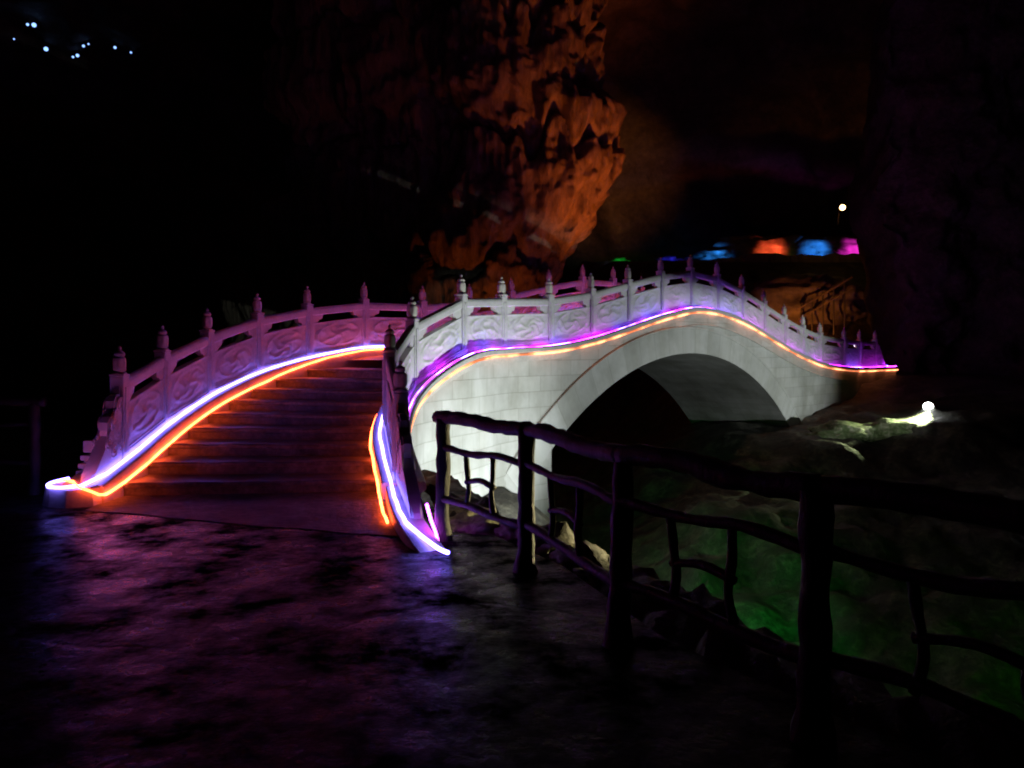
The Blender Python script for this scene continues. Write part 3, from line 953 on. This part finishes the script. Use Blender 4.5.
# ledge that carries them
bm = bmesh.new()
pts = []
for i in range(61):
    x = 4 + 19 * i / 60
    zt = at(512, 262, 46.5).z + (at(512, 256, 46.5).z - at(512, 262, 46.5).z) * sm(x, 11, 14)
    row = []
    for yy, zz in ((44.4, zt - 3.2), (44.6, zt - 1.2), (44.9, zt - 0.1), (45.2, zt - 0.05), (45.6, zt - 0.1), (50, zt - 0.1)):
        q = Vector((x, yy, zz)); b = fr(q * 0.8, 4)
        row.append(bm.verts.new(q + Vector((0, -0.35 * b, 0.12 * b))))
    pts.append(row)
for A, B in zip(pts, pts[1:]):
    for k in range(5): bm.faces.new((A[k], A[k + 1], B[k + 1], B[k]))
struct(link("terrace", bm, M_ROCK))

M_MOSS = rock_like("mossy_rock", [(0.36, (0.03, 0.05, 0.012)), (0.48, (0.09, 0.13, 0.04)), (0.62, (0.3, 0.29, 0.2))], scale=2.6, rough=(0.6, 0.9), bump=1.0, dist=0.15, detail_scale=5)
rock("mossy_rock", (10.95, 22.75, -0.68), (1.45, 0.75, 0.4), 41, "mossy flat rock lit greenish white just left of the floodlight", mat=M_MOSS, rough=0.4)
rock("mossy_rock", (9.2, 22.3, -0.62), (0.9, 0.6, 0.26), 44, "dim mossy rock between the arch foot and the lit flat rock", mat=M_MOSS, rough=0.4)
# orange slope with a stair railing
o = rock("boulder", at(815, 303, 39.5), (2.6, 1.5, 1.35), 33, "orange lit boulder behind the descending half of the bridge", mat=M_ROCK, rough=0.4)
rail = empty("stair_railing", at(800, 312, 37.5))
tag(rail, "sloping stair railing lit orange behind the far end of the bridge", "railing")
a, b = at(798, 309, 37.5), at(852, 277, 37.5)
for dz in (0.0, -0.5):
    bm = bmesh.new(); tube_bm(bm, [a + (b - a) * k / 8 + Vector((0, 0, dz + 0.03 * noise.noise(Vector((k, dz, 0))))) for k in range(9)], 0.05, 6, 0.2)
    put_under(link("rail", bm, M_CURTAIN), rail)
for k in range(5):
    q = a + (b - a) * (k + 0.3) / 5
    bm = bmesh.new(); tube_bm(bm, [q + Vector((0, 0, -2.2)), q + Vector((0, 0, -1.0)), q + Vector((0, 0, 0.12))], 0.04, 6, 0.2)
    put_under(link("post", bm, M_METAL), rail)

# ------------------------------------------------------------------ lamps that show in the picture
def bulb_lamp(loc, r, mat, label, group=None, name="wall_lamp", facing=None):
    e = empty(name, loc)
    tag(e, label, "lamp", group)
    d = (facing or (CAMP - Vector(loc))).normalized()
    q = d.to_track_quat('Z', 'Y').to_matrix().to_4x4()
    bm = bmesh.new(); lathe_bm(bm, [(0.0, -2.2 * r), (0.7 * r, -2.1 * r), (1.0 * r, -1.4 * r), (1.12 * r, -0.1 * r), (1.0 * r, 0.0), (0.9 * r, -0.25 * r), (0, -0.3 * r)], 14)
    bmesh.ops.transform(bm, matrix=q, verts=bm.verts)
    link("lamp_housing", bm, M_METAL, e)
    bm = bmesh.new(); lathe_bm(bm, [(0.93 * r, -0.2 * r), (0.8 * r, 0.08 * r), (0.45 * r, 0.2 * r), (0.0, 0.24 * r)], 14)
    bmesh.ops.transform(bm, matrix=q, verts=bm.verts)
    link("lens", bm, mat, e, True)
    return e
far = [(14, 39, .05, "faintest lamp at the far left of the lamps on the dark rock"),
       (27.6, 24.5, .08, "smaller left lamp of the topmost pair on the dark rock"),
       (34, 25, .13, "brighter right lamp of the topmost pair on the dark rock"),
       (46, 49, .13, "single bright bluish lamp below the topmost pair"),
       (73, 57, .07, "dimmer left lamp of the lowest pair on the dark rock"),
       (77.5, 55.5, .1, "brighter right lamp of the lowest pair on the dark rock"),
       (83.5, 46, .08, "left lamp of the close pair above the lowest pair"),
       (88.5, 44, .055, "tiny right lamp of the close pair above the lowest pair"),
       (115, 47.5, .085, "single lamp, second from right of those on the dark rock"),
       (131, 52.5, .06, "single dim lamp, rightmost of those on the dark rock")]
for px, py, r, lb in far:
    hit = cave_tree.ray_cast(CAMP, ray(px, py))
    p = hit[0] - ray(px, py) * 0.35
    bulb_lamp(p, r * 1.0, E_BLUE, lb, "small lamps high on the dark rock")
p = at(842.5, 207.5, 43)
e = bulb_lamp(p, 0.16, E_YELLOW, "yellow street lamp glowing above the coloured rocks", name="street_lamp")
bm = bmesh.new(); tube_bm(bm, [Vector((0, 0.6, -0.8)), Vector((0, 0.5, -0.3)), Vector((0, 0.38, 0.1)), Vector((0, 0.3, 0.0))], 0.05, 8)
link("lamp_post", bm, M_METAL, e)
lamp("street_lamp_glow", 'POINT', p + Vector((0, -0.5, 0)), 12, (1, 0.45, 0.1), radius=0.15)
bulb_lamp(at(855.5, 345.5, 29.6), 0.06, E_SMALL, "tiny white lamp seen through the far end of the balustrade", name="path_lamp")

# white floodlight standing on the far bank
FL = Vector((12.28, 23.6, 0.03))
e = empty("floodlight", FL); tag(e, "white floodlight on a short stake, shining on the far mossy bank", "floodlight")
aim = Vector((-0.55, -1.0, -0.42)).normalized()
q = aim.to_track_quat('Z', 'Y').to_matrix().to_4x4()
bm = bmesh.new(); lathe_bm(bm, [(0, -0.25), (0.08, -0.24), (0.1, -0.18), (0.15, -0.02), (0.15, 0.0), (0.13, -0.03), (0, -0.05)], 20)
bmesh.ops.transform(bm, matrix=q, verts=bm.verts); link("lamp_housing", bm, M_METAL, e)
bm = bmesh.new(); lathe_bm(bm, [(0.13, -0.03), (0.09, 0.008), (0.0, 0.02)], 20)
bmesh.ops.transform(bm, matrix=q, verts=bm.verts); link("lens", bm, E_LAMP, e)
bm = bmesh.new(); tube_bm(bm, [Vector((0.05, 0.2, -0.75)), Vector((0.05, 0.2, -0.1))], 0.025, 8); tube_bm(bm, [Vector((-0.16, 0.1, -0.1)), Vector((0.26, 0.1, -0.1))], 0.015, 6)
link("stake", bm, M_METAL, e)
lamp("floodlight_beam", 'SPOT', FL + aim * 0.12 + Vector((0, 0, 0.14)), 2400, (0.85, 1.0, 0.48), FL + Vector((-1.1, -0.75, -0.7)), angle=64, blend=0.8, radius=0.12)

# unseen floodlight body for the far bridge half, with added beam-blocking plates
def flood_body(loc, target, label, beam_blocker):
    loc = Vector(loc); d = (Vector(target) - loc).normalized()
    e = empty("floodlight", loc); tag(e, label, "floodlight")
    rot = d.to_track_quat('Y', 'Z').to_matrix().to_4x4()
    bm = bmesh.new(); box_bm(bm, Matrix.Translation((0, -0.16, 0)), 0.26, 0.16, 0.2, 0.02)
    box_bm(bm, Matrix.Translation((0, -0.03, 0.11)), 0.28, 0.12, 0.012, 0.0)
    bmesh.ops.transform(bm, matrix=rot, verts=bm.verts); link("lamp_housing", bm, M_METAL, e)
    bm = bmesh.new(); flat = Vector((d.x, d.y, 0)).to_track_quat('Y', 'Z').to_matrix().to_4x4()
    if beam_blocker:  # plates added to cut the beam off the bank and the rock curtain
        box_bm(bm, Matrix.Translation((0, 0.22, -0.026)), 1.1, 0.46, 0.006, 0.0)
        box_bm(bm, Matrix.Translation((0, 0.5, 0.34)), 2.2, 0.8, 0.006, 0.0)
    else: box_bm(bm, Matrix.Translation((0, -0.03, -0.12)), 0.28, 0.12, 0.012, 0.0)
    bmesh.ops.transform(bm, matrix=flat, verts=bm.verts); link("beam_blocker", bm, M_METAL, e)
    bm = bmesh.new(); tube_bm(bm, [Vector((0, 0, -1.5)) - d * 0.16, Vector((0, 0, -0.1)) - d * 0.16], 0.02, 8); link("stake", bm, M_METAL, e)
flood_body((13.0, 16.0, -0.2), (5.2, 21.3, 0.9), "unseen floodlight at the right with added beam-blocking plates, turned to the far half of the bridge", True)

# ------------------------------------------------------------------ rustic fences of branch-shaped posts and rails
def fence(name, posts, label, heads, seed):
    """posts: list of (x, y); each panel gets a hand rail, two rails and an H-shaped infill"""
    root = empty(name, (posts[0][0], posts[0][1], 0)); tag(root, label, "fence")
    k = 0
    for i, (x, y) in enumerate(posts):
        r0 = 0.062
        lean = Vector((0.05 * noise.noise(Vector((i * 3.3, seed, 0))) + heads, 0.03 * noise.noise(Vector((i, seed, 3))), 0))
        path = [Vector((x, y, -0.15)), Vector((x, y, 0.0)), Vector((x, y, 0.12)) + lean * 0.1, Vector((x, y, 0.4)) + lean * 0.4, Vector((x, y, 0.75)) + lean * 0.75, Vector((x, y, 1.06)) + lean]
        bm = bmesh.new()
        tube_bm(bm, catmull(path, 0.05), lambda t: r0 * (1.55 if t < 0.12 else 1.55 - 0.55 * sm(t, 0.12, 0.26)), 12, 0.22, seed + i)
        put_under(link("post", bm, M_FENCE, None, True), root)
    for i in range(len(posts) - 1):
        a = Vector((*posts[i], 0)); b = Vector((*posts[i + 1], 0)); d = b - a
        def limb(nm, pts, r, kn=0.25):
            nonlocal k
            k += 1
            bm = bmesh.new(); tube_bm(bm, catmull(pts, 0.05), r, 10, kn, seed * 2 + k * 1.7)
            put_under(link(nm, bm, M_FENCE, None, True), root)
        j = lambda s_: Vector((0, 0, 0.035 * noise.noise(Vector((i * 5.1, s_, seed)))))
        hd = Vector((heads, 0, 0))
        s0 = -0.09 if i == 0 else 0.0
        limb("handrail", [a + d * s0 + hd + Vector((0, 0, 1.07)), a + d * 0.3 + hd + Vector((0, 0, 1.085)) + j(1), a + d * 0.65 + hd + Vector((0, 0, 1.06)) + j(2), b + hd + Vector((0, 0, 1.07))], lambda t: 0.058)
        limb("rail", [a + Vector((0, 0, 0.82)), a + d * 0.4 + Vector((0, 0, 0.8)) + j(3), a + d * 0.7 + Vector((0, 0, 0.83)) + j(4), b + Vector((0, 0, 0.8))], 0.03)
        limb("rail", [a + Vector((0, 0, 0.36)), a + d * 0.35 + Vector((0, 0, 0.37)) + j(5), a + d * 0.7 + Vector((0, 0, 0.34)) + j(6), b + Vector((0, 0, 0.34))], 0.034)
        u0, u1 = (0.33, 0.66)
        for u, sg in ((u0, 1), (u1, -1)):
            c = a + d * u
            limb("baluster", [c + Vector((0, 0, 0.35)), c + d * 0.03 * sg + Vector((0, 0, 0.5)), c + d * 0.012 * sg + Vector((0, 0, 0.65)), c - d * 0.01 + Vector((0, 0, 0.82))], 0.024)
        limb("crossbar", [a + d * u0 + Vector((0, 0, 0.56)), a + d * 0.5 + Vector((0, 0, 0.6)), a + d * u1 + Vector((0, 0, 0.57))], 0.022)
    return root
fence("rustic_fence", [(-0.62, 7.05), (0.1, 6.0), (0.6, 4.5), (1.28, 3.4), (2.05, 2.35), (2.95, 1.2)], "dark branch-shaped fence running from the bridge foot towards the viewer", 0.02, 1)
fence("rustic_fence", [(-5.55, 9.3), (-6.9, 9.25), (-8.3, 9.2), (-9.7, 9.2), (-11.1, 9.15)], "barely visible dark branch-shaped fence left of the bridge foot", 0.0, 7)
